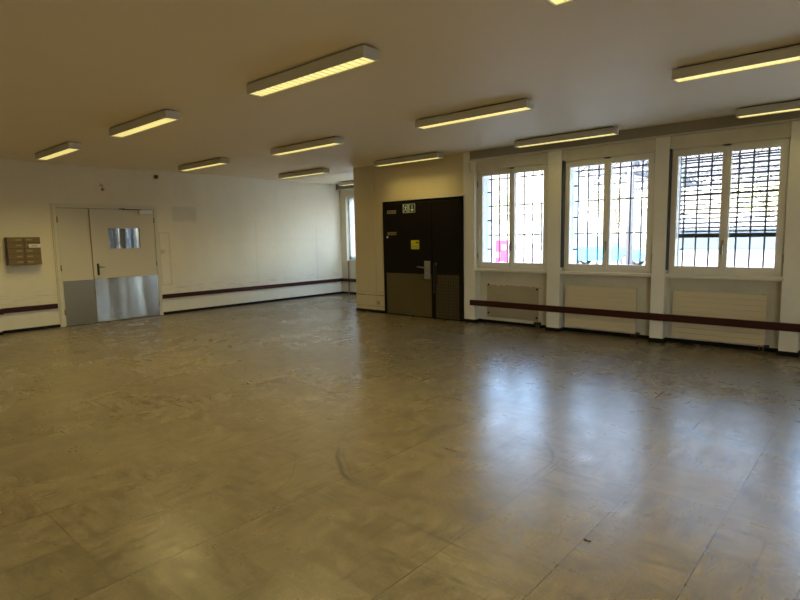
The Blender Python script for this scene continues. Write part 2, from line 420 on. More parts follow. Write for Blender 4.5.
# pelmet above the windows
b = MB(); b.box(-5.21, XR, YW-.03, YW+.06, 2.668, H)
pel = b.build('trim_1', M['pelmet']); tag(pel, 'dark grey-brown pelmet board along the top of the window wall', 'pelmet', None, ST)
b = MB(); b.box(-5.22, XR, YW-.042, YW+.05, 2.652, 2.670, .003)
b.build('lower_strip', M['strip'], pel)
b = MB(); b.tube([(-5.225, YW-.012, 2.64), (-5.225, YW-.012, 2.52), (-5.20, YW-.012, 2.47)], .012)
b.build('cord_end', M['strip'], pel)
b = MB(); b.box(XL, XD0, YA-.12, YA, 2.668, H)
pel = b.build('trim_2', M['pelmet']); tag(pel, 'dark pelmet board over the alcove window', 'pelmet', None, ST)
b = MB(); b.box(XL, XD0, YA-.13, YA, 2.652, 2.670, .003); b.build('lower_strip', M['strip'], pel)
# skirtings
SK, SD = .05, .012
b = MB(); b.box(XL, XL+SD, 2.305, 3.19, 0, SK); b.box(XL, XL+SD, 4.965, YA, 0, SK); b.box(XL+.12, XL+.12+SD, YB, 2.317, 0, SK); b.box(XL, XL+.12+SD, 2.305, 2.317, 0, SK)
tag(b.build('baseboard_left', M['black']), 'black skirting strip along the left wall', 'baseboard', None, ST)
b = MB(); b.box(XD0-SD-.005, -7.175, YW-.012-SD, YW, 0, SK); b.box(XD0-SD-.005, XD0-.005, YW-.02, YA, 0, SK)
tag(b.build('baseboard_middle', M['black']), 'black skirting strip left of the dark door', 'baseboard', None, ST)
b = MB()
for a, c in PIL: b.box(a, c+SD, YW-SD, YW+.16, 0, SK+.004); b.box(a-SD if a > -5 else a, a, YW-SD, YW+.16, 0, SK+.004)
b.box(XD1, XR, YW+.16-SD, YW+.16, 0, SK)
tag(b.build('baseboard_right', M['black']), 'black skirting strip under the windows', 'baseboard', None, ST)
b = MB(); b.box(XL, XD0, YA-SD, YA, 0, SK)
tag(b.build('baseboard_alcove', M['black']), 'black skirting strip across the alcove', 'baseboard', None, ST)

# ---------------------------------------------------------------- windows
def window(n, c, label, handle=True):
    Y = YW
    r = empty('window_%d' % n, (c, Y+.12, .9), label, 'window', None, ST)
    hw = .645; f = .04
    b = MB(); y0, y1 = Y+.085, Y+.165
    b.box(c-hw, c-hw+f, y0, y1, .905, 2.495, .004); b.box(c+hw-f, c+hw, y0, y1, .905, 2.495, .004)
    b.box(c-hw, c+hw, y0, y1, 2.455, 2.495, .004); b.box(c-hw, c+hw, y0, y1, .905, .95, .004)
    b.build('fixed_frame', M['wood_white'], r)
    for s in (-1, 1):
        a0, a1 = (c-hw+.03, c-.004) if s < 0 else (c+.004, c+hw-.03)
        g0, g1 = (c-.542, c-.047) if s < 0 else (c+.047, c+.537)
        y0, y1 = Y+.072, Y+.15
        b = MB(); b.box(a0, g0, y0, y1, .94, 2.468, .006); b.box(g1, a1, y0, y1, .94, 2.468, .006)
        b.box(g0-.002, g1+.002, y0+.002, y1, 2.402, 2.468, .006); b.box(g0-.002, g1+.002, y0+.002, y1, .94, 1.012, .006)
        if s > 0: b.box(c-.018, c+.022, y0-.014, y0+.01, .95, 2.46, .005)        # cover strip over the meeting stiles
        sash = b.build('sash', M['wood_white'], r)
        b = MB(); b.box(g0-.008, g1+.008, Y+.127, Y+.131, 1.004, 2.410); b.build('pane', M['pane'], sash)
        b = MB(); hx = a0-.012 if s < 0 else a1+.012
        for z in (1.12, 2.28): b.cyl((hx, Y+.066, z-.045), (hx, Y+.066, z+.045), .011, 10)
        b.build('hinge', M['aluminium'], sash, True)
        if s > 0:
            b = MB(); b.box(c-.012, c+.012, Y+.048, Y+.062, 1.20, 1.34, .004); b.cyl((c, Y+.05, 1.27), (c, Y+.015, 1.27), .009)
            b.box(c-.010, c+.010, Y+.008, Y+.024, 1.17, 1.28, .004)
            b.build('handle', M['plate'], sash)
    b = MB(); b.box(c-.03, c+.03, Y+.05, Y+.086, 2.472, 2.488, .003); b.cyl((c-.05, Y+.06, 2.48), (c+.05, Y+.06, 2.48), .006)
    b.build('top_latch', M['iron'], r)
    b = MB(); b.box(c-hw-.004, c+hw+.004, Y-.012, Y+.10, .868, .905, .004); b.box(c-hw, c+hw, Y+.07, Y+.12, .90, .912)
    b.build('sill', M['wood_white'], r)
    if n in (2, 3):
        b = MB(); b.box(c-hw-.0, c-hw+.032, Y+.02, Y+.07, .96, 2.50, .003)  # thin dark upright strip along the left edge of the opening
        ch = b.build('dark_side_strip', M['iron'], r)
    b = MB(); b.tube([(c+hw-.02, Y+.055, 1.30), (c+hw-.02, Y+.055, 2.34)], .006); b.build('blind_crank_rod', M['wood_white'], r)
    return r
WL = ['barred two-sash window nearest the dark door', 'middle barred two-sash window between two pilasters', 'barred window with the lowered slatted blind', 'window beyond the right edge of the view']
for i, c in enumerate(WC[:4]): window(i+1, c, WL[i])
# alcove window
r = empty('window_5', ((AX0+AX1)/2, YA+.2, .9), 'curtained window in the alcove behind the door block', 'window', None, ST)
b = MB(); y0, y1 = YA+.10, YA+.18
for x in (AX0, AX0+.8, AX0+1.6, AX1-.07): b.box(x, x+.07, y0, y1, .88, 2.48, .004)
b.box(AX0, AX1, y0, y1, 2.41, 2.48, .004); b.box(AX0, AX1, y0, y1, .88, .97, .004); b.build('fixed_frame', M['wood_white'], r)
b = MB(); b.box(AX0+.05, AX1-.05, YA+.14, YA+.144, .95, 2.43); b.build('pane', M['pane'], r)
b = MB(); b.box(AX0-.02, AX1+.02, YA-.03, YA+.11, .845, .885, .004); b.build('sill', M['wood_white'], r)
# sheer curtain hanging in front of it
def curtain():
    x0, x1, z0, z1 = AX0+.06, AX1-.1, .93, 2.46; n = 180
    b = bmesh.new(); rows = []
    for z in (z1, z0):
        rows.append([b.verts.new((x0+(x1-x0)*i/n, YA+.05+.022*math.sin(i*.9)+.008*math.sin(i*.37+z), z)) for i in range(n+1)])
    for i in range(n): b.faces.new((rows[0][i], rows[0][i+1], rows[1][i+1], rows[1][i]))
    me = bpy.data.meshes.new('curtain'); b.to_mesh(me); b.free(); me.materials.append(M['curtain'])
    for f in me.polygons: f.use_smooth = True
    t = empty('curtain', ((x0+x1)/2, YA+.05, z0), 'sheer white pleated curtain over the alcove window', 'curtain')
    o = bpy.data.objects.new('fabric', me); COL.objects.link(o); o.parent = t; o.location = -Vector(t.location)
    b = MB(); b.cyl((x0-.05, YA+.05, z1+.006), (x1+.05, YA+.05, z1+.006), .010); b.build('curtain_rod', M['white'], t)
curtain()
b = MB(); b.tube([(-10.46, YA-.018, .0), (-10.46, YA-.018, .84)], .016)
tag(b.build('heating_pipe', mat('grey_pipe_paint', (.24, .22, .18), .5)), 'grey vertical heating pipe below the alcove window', 'pipe')

def added_end_window(k, a, c):  # unseen window, added to let fill daylight into the hall
    r = empty('window_%d' % k, (XR+.15, (a+c)/2, .85), 'added wide window in the end wall, outside the view, for fill light', 'window', None, ST)
    b = MB(); x0, x1 = XR+.12, XR+.19
    for y in (a, (a+c)/2-.04, c-.08): b.box(x0, x1, y, y+.08, .85, 2.55, .004)
    b.box(x0, x1, a, c, .85, .93, .004); b.box(x0, x1, a, c, 2.47, 2.55, .004); b.build('fixed_frame', M['wood_white'], r)
    b = MB(); b.box(XR+.15, XR+.154, a+.06, c-.06, .91, 2.49); b.build('pane', M['pane'], r)
for k, (a, c) in enumerate(EW): added_end_window(6+k, a, c)
r = empty('window_7', (XD0+.15, 8.95, .88), 'added side window of the alcove, hidden behind the door block, for more light', 'window', None, ST)
b = MB()  # unseen alcove window, added to brighten the wall there
for y in (8.3, 8.91, 9.52): b.box(XD0+.12, XD0+.19, y, y+.08, .88, 2.48, .004)
b.box(XD0+.12, XD0+.19, 8.3, 9.6, .88, .96, .004); b.box(XD0+.12, XD0+.19, 8.3, 9.6, 2.40, 2.48, .004); b.build('fixed_frame', M['wood_white'], r)
b = MB(); b.box(XD0+.15, XD0+.154, 8.36, 9.54, .94, 2.42); b.build('pane', M['pane'], r)
# grilles outside
def grille(c, label):
    Y = YW+.30
    r = empty('window_grille', (c, Y, 1.0), label, 'grille', 'iron grilles outside the windows')
    x = c-.511
    for k in range(8):
        b = MB(); b.cyl((x+.151*k, Y, .93), (x+.151*k, Y, 2.49), .011, 8); b.build('vertical_bar', M['iron'], r, True)
    for z in (1.45, 1.925, 2.36):
        b = MB(); b.box(c-.56, c+.58, Y-.012, Y+.012, z-.009, z+.009); b.build('cross_bar', M['iron'], r)
    for z in (1.22, 1.69, 2.15):
        b = MB(); b.cyl((c-.56, Y-.04, z), (c-.505, Y-.0, z), .012, 8); b.build('wall_lug', M['iron'], r)
    return r
grille(WC[0], 'iron bar grille outside the window nearest the dark door')
grille(WC[1], 'iron bar grille outside the middle window, before the canopy')
grille(WC[2], 'iron bar grille behind the slatted blind, rightmost window')
# outdoor blind, third window
def blind(c):
    Y = YW+.215
    r = empty('venetian_blind', (c, Y, 1.37), 'half lowered grey outdoor slatted blind in the rightmost window', 'blind')
    b = MB(); z = 2.385; n = 0
    while z > 1.47:
        for a0, a1, t in ((-.034, -.012, .006), (-.012, .012, .0), (.012, .034, .006)):
            b.poly([(c-.53, Y+a0, z-.004-(.012 if a0 < -.02 else 0)), (c+.53, Y+a0, z-.004-(.012 if a0 < -.02 else 0)), (c+.53, Y+a1, z-(.006 if a1 > .02 else 0)), (c-.53, Y+a1, z-(.006 if a1 > .02 else 0))], (0, 0, -1), .0035)
        z -= .0585
    b.build('slats', M['iron'], r)
    b = MB(); b.box(c-.535, c+.535, Y-.035, Y+.035, 1.372, 1.425, .006); b.build('bottom_rail', M['dark'], r)
    for dx in (-.3, .3):
        b = MB(); b.cyl((c+dx, Y, 1.40), (c+dx, Y, 2.47), .002, 6); b.build('ladder_cord', M['iron'], r)
    for dx in (-.545, .53):
        b = MB(); b.box(c+dx, c+dx+.015, Y-.03, Y+.03, .95, 2.48); b.build('guide_rail', M['aluminium'], r)
blind(WC[2])

# ---------------------------------------------------------------- left double door
def left_door():
    X = XL
    r = empty('door_1', (X, 4.08, 0), 'cream double door with steel kick plates and a small window', 'door', None, ST)
    b = MB(); b.box(X-.02, X+.045, 3.19, 3.245, 0, 2.105, .004); b.box(X-.02, X+.045, 4.915, 4.968, 0, 2.105, .004); b.box(X-.02, X+.045, 3.245, 4.915, 2.052, 2.105, .004)
    b.box(X-.01, X+.03, 3.17, 3.19, 0, 2.13); b.box(X-.01, X+.03, 4.968, 4.985, 0, 2.13); b.box(X-.01, X+.03, 3.17, 4.985, 2.105, 2.13)
    b.build('door_frame', M['frame_cream'], r)
    b = MB(); b.box(X+.0, X+.006, 3.24, 4.92, 0, 2.06); b.build('shadow_gap', M['gap'], r)
    # narrow leaf
    b = MB(); b.box(X+.006, X+.030, 3.25, 3.757, .012, 2.046, .003); lf = b.build('narrow_leaf', M['door_cream'], r)
    b = MB(); b.box(X+.030, X+.034, 3.262, 3.757, .02, .79, .001); tag(b.build('kick_plate', M['steel_matt'], lf), 'matt brownish steel kick plate')
    # wide leaf with a cut-out for the glass
    b = MB(); y0, y1, gy0, gy1, gz0, gz1 = 3.768, 4.908, 4.06, 4.63, 1.325, 1.705
    b.box(X+.006, X+.040, y0, gy0, .012, 2.046); b.box(X+.006, X+.040, gy1, y1, .012, 2.046); b.box(X+.006, X+.040, gy0, gy1, .012, gz0); b.box(X+.006, X+.040, gy0, gy1, gz1, 2.046)
    lf = b.build('wide_leaf', M['door_cream'], r)
    b = MB(); b.box(X+.040, X+.044, 3.772, 4.905, .02, .80, .001); tag(b.build('kick_plate', M['steel'], lf), 'brushed steel kick plate')
    b = MB(); b.box(X+.018, X+.024, gy0, gy1, gz0, gz1); b.build('pane', M['door_pane'], lf)
    b = MB()
    for q in ((gy0-.012, gy0+.006, gz0-.012, gz1+.012), (gy1-.006, gy1+.012, gz0-.012, gz1+.012), (gy0, gy1, gz0-.012, gz0+.006), (gy0, gy1, gz1-.006, gz1+.012)):
        b.box(X+.030, X+.045, *q)
    b.build('pane_bead', M['frame_cream'], lf)
    b = MB(); b.box(X+.040, X+.048, 3.825, 3.862, .86, 1.07, .003); b.cyl((X+.045, 3.843, 1.01), (X+.09, 3.843, 1.01), .009); b.cyl((X+.088, 3.838, 1.01), (X+.088, 3.95, 1.005), .008); b.cyl((X+.045, 3.843, .91), (X+.056, 3.843, .91), .010)
    tag(b.build('handle', M['dark'], lf, True), 'dark lever handle')
    b = MB(); b.box(X+.042, X+.10, 4.62, 4.86, 1.965, 2.035, .006); cl = b.build('door_closer', M['white'], lf)
    b = MB(); b.box(X+.085, X+.10, 4.32, 4.66, 2.035, 2.05, .002); b.box(X+.04, X+.10, 4.28, 4.36, 2.045, 2.06); b.build('closer_arm', M['dark'], cl)
    for y in (3.249, 4.911):
        for z in (.25, 1.02, 1.85):
            b = MB(); b.cyl((X+.046, y, z-.05), (X+.046, y, z+.05), .010); b.build('hinge', M['brass'], r, True)
left_door()

# ---------------------------------------------------------------- dark double door
def dark_door():
    Y = YW
    x0, x1, xs = -7.172, -5.357, -5.985
    r = empty('door_2', ((x0+x1)/2, Y, 0), 'dark brown double door with grey kick plates and an exit sign', 'door', None, ST)
    b = MB(); b.box(x0, x0+.055, Y-.03, Y+.02, 0, 2.10, .003); b.box(x1-.065, x1, Y-.03, Y+.02, 0, 2.10, .003); b.box(x0, x1, Y-.03, Y+.02, 2.05, 2.10, .003)
    b.build('door_frame', M['dark_door'], r)
    b = MB(); b.box(x0+.75, x1+.02, Y-.045, Y-.002, 2.101, 2.122, .002); b.build('top_strip', M['strip'], r)
    b = MB(); b.box(x0+.05, x1-.06, Y-.004, Y+.01, 0, 2.06); b.build('shadow_gap', M['gap'], r)
    b = MB(); b.box(x0+.06, xs-.03, Y-.028, Y-.002, .012, 2.046, .002); wide = b.build('wide_leaf', M['dark_door'], r)
    b = MB(); b.box(xs-.018, x1-.07, Y-.028, Y-.002, .012, 2.046, .002); nar = b.build('narrow_leaf', M['dark_door'], r)
    b = MB(); b.box(x0+.072, xs-.04, Y-.033, Y-.027, .02, .785, .002); tag(b.build('kick_plate', M['steel_dull'], wide), 'plain dull steel kick plate')
    px0, px1 = xs+.05, x1-.075
    b = MB(); b.box(px0, px1, Y-.032, Y-.027, .02, .785, .001); kp = b.build('kick_plate', M['steel_dull'], nar); tag(kp, 'dull steel kick plate with a square grid')
    b = MB(); 
    for i in range(10): x = px0+.008+i*(px1-px0-.024)/9; b.box(x, x+.008, Y-.036, Y-.031, .02, .785)
    for i in range(15): z = .022+i*.0535; b.box(px0, px1, Y-.036, Y-.031, z, z+.008)
    b.build('grid_ribs', M['rib'], kp)
    # lock plate, lever, cylinder
    b = MB(); b.box(-6.185, -6.05, Y-.036, Y-.027, .70, 1.02, .003); lp = b.build('lock_plate', M['aluminium'], wide)
    b = MB(); b.cyl((-6.13, Y-.03, .90), (-6.13, Y-.085, .90), .011); b.cyl((-6.125, Y-.082, .90), (-6.31, Y-.082, .915), .011); b.ball((-6.31, Y-.082, .915), .012, 1)
    b.build('lever', M['plate'], lp, True)
    b = MB(); b.cyl((-6.11, Y-.03, .80), (-6.11, Y-.055, .80), .022, 14); b.build('lock_cylinder', M['chrome'], lp, True)
    # pull bar of the narrow leaf
    b = MB(); b.box(-5.965, -5.905, Y-.034, Y-.026, .62, 1.0, .003); b.box(-5.955, -5.925, Y-.075, Y-.06, .44, .98, .005)
    for z in (.48, .93): b.cyl((-5.94, Y-.03, z), (-5.94, Y-.068, z), .010)
    ph = b.build('pull_handle', M['dark'], nar)
    b = MB(); b.cyl((-5.905, Y-.036, .965), (-5.905, Y-.05, .965), .012); b.build('keyhole_rose', M['chrome'], nar, True)
    # plates and stickers
    for z0, z1 in ((1.875, 1.935), (1.485, 1.54)):
        b = MB(); b.box(-7.06, -6.84, Y-.033, Y-.027, z0, z1, .002); dp = b.build('name_plate', M['tag'], wide); tag(dp, 'olive coloured door plate')
        b = MB()
        for k in range(5): b.box(-7.03+k*.04, -7.005+k*.04, Y-.0345, Y-.032, (z0+z1)/2-.012, (z0+z1)/2+.012)
        b.build('plate_lettering', M['ink'], dp)
    b = MB(); b.box(-7.085, -7.045, Y-.033, Y-.027, 1.43, 1.465, .001); b.build('paper_tag', M['paper'], wide)
    b = MB(); b.box(-6.485, -6.30, Y-.0305, Y-.027, 1.225, 1.385); st = b.build('yellow_sticker', M['sticker'], wide)
    b = MB(); b.box(-6.38, -6.31, Y-.0315, Y-.030, 1.33, 1.355); b.box(-6.47, -6.41, Y-.0315, Y-.030, 1.318, 1.324)
    for k in range(3): b.box(-6.47, -6.32, Y-.0315, Y-.030, 1.245+k*.02, 1.250+k*.02)
    b.build('sticker_print', M['ink'], st)
    # exit sign: running figure and door on the left, arrow down on the right
    y = Y-.034
    b = MB(); b.box(-6.67, -6.375, Y-.033, Y-.027, 1.872, 2.036, .001); sg = b.build('exit_sign', M['sign_green'], wide)
    b = MB()
    def q(x0, x1, z0, z1): b.box(x0, x1, y, y+.0015, z0, z1)
    q(-6.665, -6.655, 1.877, 2.031); q(-6.535, -6.527, 1.877, 2.031); q(-6.665, -6.527, 2.025, 2.031); q(-6.665, -6.527, 1.877, 1.883)
    q(-6.516, -6.508, 1.877, 2.031); q(-6.388, -6.380, 1.877, 2.031); q(-6.516, -6.380, 2.025, 2.031); q(-6.516, -6.380, 1.877, 1.883)
    # figure
    n = (0, -1, 0)
    def lim(a, c, w):
        a, c = Vector((a[0], 0, a[1])), Vector((c[0], 0, c[1])); d = (c-a).normalized(); s = Vector((-d.z, 0, d.x))*w/2
        b.poly([Vector((v.x, y+.0015, v.z)) for v in (a+s, c+s, c-s, a-s)], n, .0015)
    b.cyl((-6.588, y, 2.006), (-6.588, y+.0015, 2.006), .011, 12)
    lim((-6.594, 1.990), (-6.605, 1.945), .020); lim((-6.600, 1.985), (-6.630, 1.965), .009); lim((-6.592, 1.985), (-6.566, 1.962), .009)
    lim((-6.606, 1.948), (-6.580, 1.925), .012); lim((-6.580, 1.925), (-6.588, 1.893), .010); lim((-6.608, 1.948), (-6.620, 1.918), .012); lim((-6.620, 1.918), (-6.648, 1.908), .010)
    q(-6.556, -6.545, 1.885, 2.022); q(-6.655, -6.64, 1.985, 2.02)
    # arrow
    q(-6.455, -6.441, 1.925, 2.012)
    b.poly([(-6.490, y+.0015, 1.935), (-6.406, y+.0015, 1.935), (-6.448, y+.0015, 1.892)], n, .0015)
    b.build('exit_pictogram', M['sign_glow'], sg)
dark_door()

# ---------------------------------------------------------------- bumper rails
def rail(name_label, boxes):
    b = MB()
    for q in boxes: b.box(*q, .006)
    o = b.build('bumper_rail', M['rail']); tag(o, name_label, 'rail'); return o
RZ0, RZ1 = .332, .415
rail('short dark red-brown bumper rail left of the cream double door', [(XL, XL+.035, 2.305, 3.15, RZ0, RZ1), (XL+.12, XL+.155, YB+.05, 2.34, RZ0, RZ1)])
rail('long dark red-brown bumper rail right of the cream double door', [(XL, XL+.035, 4.99, YA-.04, RZ0-.012, RZ1-.014), (XL, XD0-.01, YA-.075, YA-.04, RZ0-.012, RZ1-.014)])
rail('dark red-brown bumper rail crossing the pilasters under the barred windows', [(-5.215, XR, YW-.045, YW, .297, .387)])

# ---------------------------------------------------------------- radiators
def radiator(x0, x1, label):
    Y0, Y1 = YW+.055, YW+.115; z0, z1 = .085, .695
    r = empty('radiator', ((x0+x1)/2, (Y0+Y1)/2, 0), label, 'radiator', 'panel radiators under the windows')
    n = 9; h = (z1-z0)/n
    b = MB()
    for k in range(n): b.box(x0, x1, Y0, Y0+.018, z0+k*h+.0012, z0+(k+1)*h-.0012, .0025)
    b.box(x0+.01, x1-.01, Y0+.012, Y0+.02, z0+.01, z1-.01)
    b.build('front_panel', M['rad'], r)
    for x in (x0+.02, x1-.06):
        b = MB(); b.box(x, x+.04, Y0+.018, Y1, z0, z1); b.build('header_tube', M['rad'], r)
    for x in (x1-.055, x1-.012):
        b = MB(); b.cyl((x, YW+.085, -.0), (x, YW+.085, z0+.03), .008); b.build('pipe', M['chrome'], r, True)
    b = MB(); b.cyl((x1-.012, YW+.085, .075), (x1+.045, YW+.085, .075), .018, 12); b.build('valve', M['dark'], r, True)
    for x in (x0+.15, x1-.15):
        b = MB(); b.box(x-.02, x+.02, Y1-.005, YW+.159, .55, .60); b.build('wall_bracket', M['rad'], r)
radiator(-3.575, -2.555, 'beige grooved panel radiator under the middle window')
radiator(-2.095, -1.065, 'beige grooved panel radiator under the window with the blind')
t = empty('pipe_stub', (-4.05, YW+.10, 0), 'dark capped radiator valve stub on the floor under the first window', 'valve')
b = MB(); b.cyl((-4.06, YW+.09, 0), (-4.06, YW+.09, .09), .010); b.cyl((-4.02, YW+.09, 0), (-4.02, YW+.09, .08), .010); b.build('pipe', M['plate'], t)
b = MB(); b.cyl((-4.09, YW+.085, .075), (-3.99, YW+.085, .075), .026, 12); b.cyl((-4.045, YW+.03, .075), (-4.045, YW+.09, .075), .022, 12); b.build('valve_body', M['dark'], t)

# ---------------------------------------------------------------- wall fittings on the left wall
def letterbox():
    X = XL; d = .13; y0, y1, z0, z1 = 2.475, 2.945, 1.105, 1.555
    r = empty('letterbox_unit', (X, (y0+y1)/2, z0), 'brown wall unit of ten small flaps, two columns, one white label', 'letterbox')
    b = MB(); b.box(X, X+d, y0, y1, z0, z1, .003); b.build('body', M['letterbox_side'], r)
    h = (z1-z0)/5; wd = (y1-y0)/2
    for c in range(2):
        for k in range(5):
            a0, q0 = y0+c*wd, z0+k*h
            b = MB(); b.box(X+d, X+d+.012, a0+.004, a0+wd-.004, q0+.004, q0+h-.004, .003); f = b.build('flap', M['letterbox'], r)
            la = a0+wd-.115 if c == 0 else a0+.03
            b = MB(); b.box(X+d+.011, X+d+.014, la, la+.08, q0+h*.42, q0+h*.66); b.build('name_slot', M['tag'], f)
            b = MB(); b.cyl((X+d+.010, a0+wd-.016 if c == 0 else a0+.016, q0+h*.5), (X+d+.018, a0+wd-.016 if c == 0 else a0+.016, q0+h*.5), .006, 8); b.build('lock', M['dark'], f)
    b = MB(); b.box(X+d+.013, X+d+.017, y0+wd+.065, y1-.002, z0+3*h+.008, z0+3*h+.068); lb = b.build('white_label', M['paper'], r)
    b = MB()
    for k in range(2): b.box(X+d+.0165, X+d+.0178, y0+wd+.10, y1-.05, z0+3*h+.028+k*.016, z0+3*h+.033+k*.016)
    b.build('label_print', M['ink'], lb)
letterbox()
t = empty('motion_sensor', (XL, 5.02, 2.66), 'small brown sensor high on the wall, right above the cream door', 'sensor')
b = MB(); b.box(XL, XL+.02, 4.985, 5.06, 2.645, 2.72, .004); b.build('base', M['tag'], t)
b = MB(); b.ball((XL+.035, 5.022, 2.682), .036, 2); b.build('lens', mat('brown_lens', (.10, .06, .03), .3), t, True)
t = empty('cable_outlet', (XL, 4.03, 2.45), 'pale capped cable outlet on the wall above the cream door', 'outlet')
b = MB(); b.cyl((XL, 4.03, 2.475), (XL+.02, 4.03, 2.475), .035, 16); b.build('cap', M['strip'], t, True)
b = MB(); b.cyl((XL, 4.04, 2.40), (XL+.03, 4.04, 2.40), .03, 16, .022); b.build('plug', M['tag'], t, True)
t = empty('light_switch', (XL, 5.07, 1.2), 'small light switch on the wall right of the cream door', 'switch')
b = MB(); b.box(XL, XL+.018, 5.03, 5.11, 1.205, 1.285, .004); b.build('plate', M['frame_cream'], t)
b = MB(); b.box(XL+.017, XL+.026, 5.05, 5.09, 1.222, 1.268, .003); b.build('rocker', M['strip'], t)

# ---------------------------------------------------------------- ceiling lamps
def make_lamp():
    L, W = 1.43, .155; zb, zt = -.094, -.012          # below the ceiling
    r = empty('ceiling_lamp', (0, 0, H))
    b = MB(); t = .010
    b.box(-L/2, L/2, -W/2, -W/2+t, zb, zt, .002); b.box(-L/2, L/2, W/2-t, W/2, zb, zt, .002); b.box(-L/2, L/2, -W/2, W/2, zt-.01, zt, .002)
    o = b.build('housing', M['lamp_white']); o.parent = r
    for s in (-1, 1):
        b = MB(); b.box(s*(L/2-.012), s*(L/2+.004), -W/2-.003, W/2+.003, zb-.002, zt+.001, .009); o = b.build('end_cap', M['lamp_white']); o.parent = r
    b = MB(); b.box(-L/2+.04, L/2-.04, -W/2+.03, W/2-.03, zt, 0); o = b.build('ceiling_mount', M['dark']); o.parent = r
    b = MB(); b.box(-L/2+.012, L/2-.012, -W/2+t, W/2-t, zb+.010, zb+.014); o = b.build('diffuser', M['tube']); o.parent = r
    b = MB()
    for k in range(1, 20): x = -L/2+k*L/20; b.box(x-.0012, x+.0012, -W/2+t, W/2-t, zb+.005, zb+.010)
    b.box(-L/2+.012, L/2-.012, -W/2+t, -W/2+t+.002, zb+.004, zb+.010); b.box(-L/2+.012, L/2-.012, W/2-t-.002, W/2-t, zb+.004, zb+.010)
    o = b.build('louvre', M['louvre']); o.parent = r
    l = bpy.data.lights.new('lamp_light', 'AREA'); l.shape = 'RECTANGLE'; l.size = L-.05; l.size_y = W-.03
    l.energy = LAMP_W; l.color = (1, .81, .30); l.spread = math.radians(126)   # the louvre cuts the light off sideways
    o = bpy.data.objects.new('lamp_light', l); COL.objects.link(o); o.parent = r; o.location = (0, 0, zb-.001)
    return r
LAMPS = [
 (-3.525, 2.93, 'large fluorescent ceiling lamp nearest the viewer at upper centre-left', 1.9),
 (-6.32, 2.86, 'ceiling lamp second from the left edge, in the nearest row', 1.8),
 (-8.99, 2.82, 'ceiling lamp above the brown letterbox unit, far left', 1.6),
 (-.74, 2.93, 'ceiling lamp cut off by the top edge of the picture', 1.9),
 (-8.99, 5.06, 'small looking ceiling lamp in front of the left wall, right of the sensor', 0.65),
 (-6.30, 5.15, 'ceiling lamp in the middle row, left of the dark door', 0.45),
 (-3.48, 5.15, 'ceiling lamp in the middle row, over the room before the first window', 0.42),
 (-.71, 5.15, 'long ceiling lamp in the middle row at the right edge', 0.30),
 (-8.96, 7.22, 'ceiling lamp in the alcove opening beside the door block', 0.50),
 (-6.23, 7.28, 'ceiling lamp directly above the dark door', 0.38),
 (-3.41, 7.28, 'ceiling lamp before the pelmet between first and middle window', 0.09),
 (-.64, 7.28, 'ceiling lamp before the pelmet at the right edge, above the blind window', 0.07),
 (-3.50, .76, 'added ceiling lamp above the viewer, out of the picture', 1.0),  # unseen row of three, added to brighten the near floor
 (-.74, .76, 'added ceiling lamp above and right of the viewer, out of the picture', .9),
 (-6.30, .76, 'added ceiling lamp left of the viewer, out of the picture', 1.0),
 (-9.38, 9.30, 'farthest ceiling lamp, deep in the alcove before its window', 0.10),
]
proto = make_lamp()
for i, (x, y, lab, power) in enumerate(LAMPS):     # power set lamp by lamp to balance the light, weaker by the windows
    o = proto if i == 0 else copy_tree(proto)
    o.location = (x-.03, y, H); tag(o, lab, 'lamp', 'fluorescent ceiling lamps')
    for ch in o.children:
        if ch.type == 'LIGHT':
            ch.data = ch.data.copy() if i else ch.data
            ch.data.energy = LAMP_W*power

# ---------------------------------------------------------------- small litter on the floor
b = MB(); b.poly([(-1.018, 2.436, .0), (-1.012, 2.428, .0), (-.982, 2.435, .0), (-.984, 2.443, .0)], (0, 0, 1), .004)
b.poly([(-1.018, 2.436, .004), (-1.013, 2.429, .004), (-1.002, 2.433, .004), (-1.006, 2.440, .004)], (0, 0, 1), .003)
tag(b.build('floor_chip', M['dark']), 'tiny dark chip lying on the floor tiles in the right foreground', 'litter')

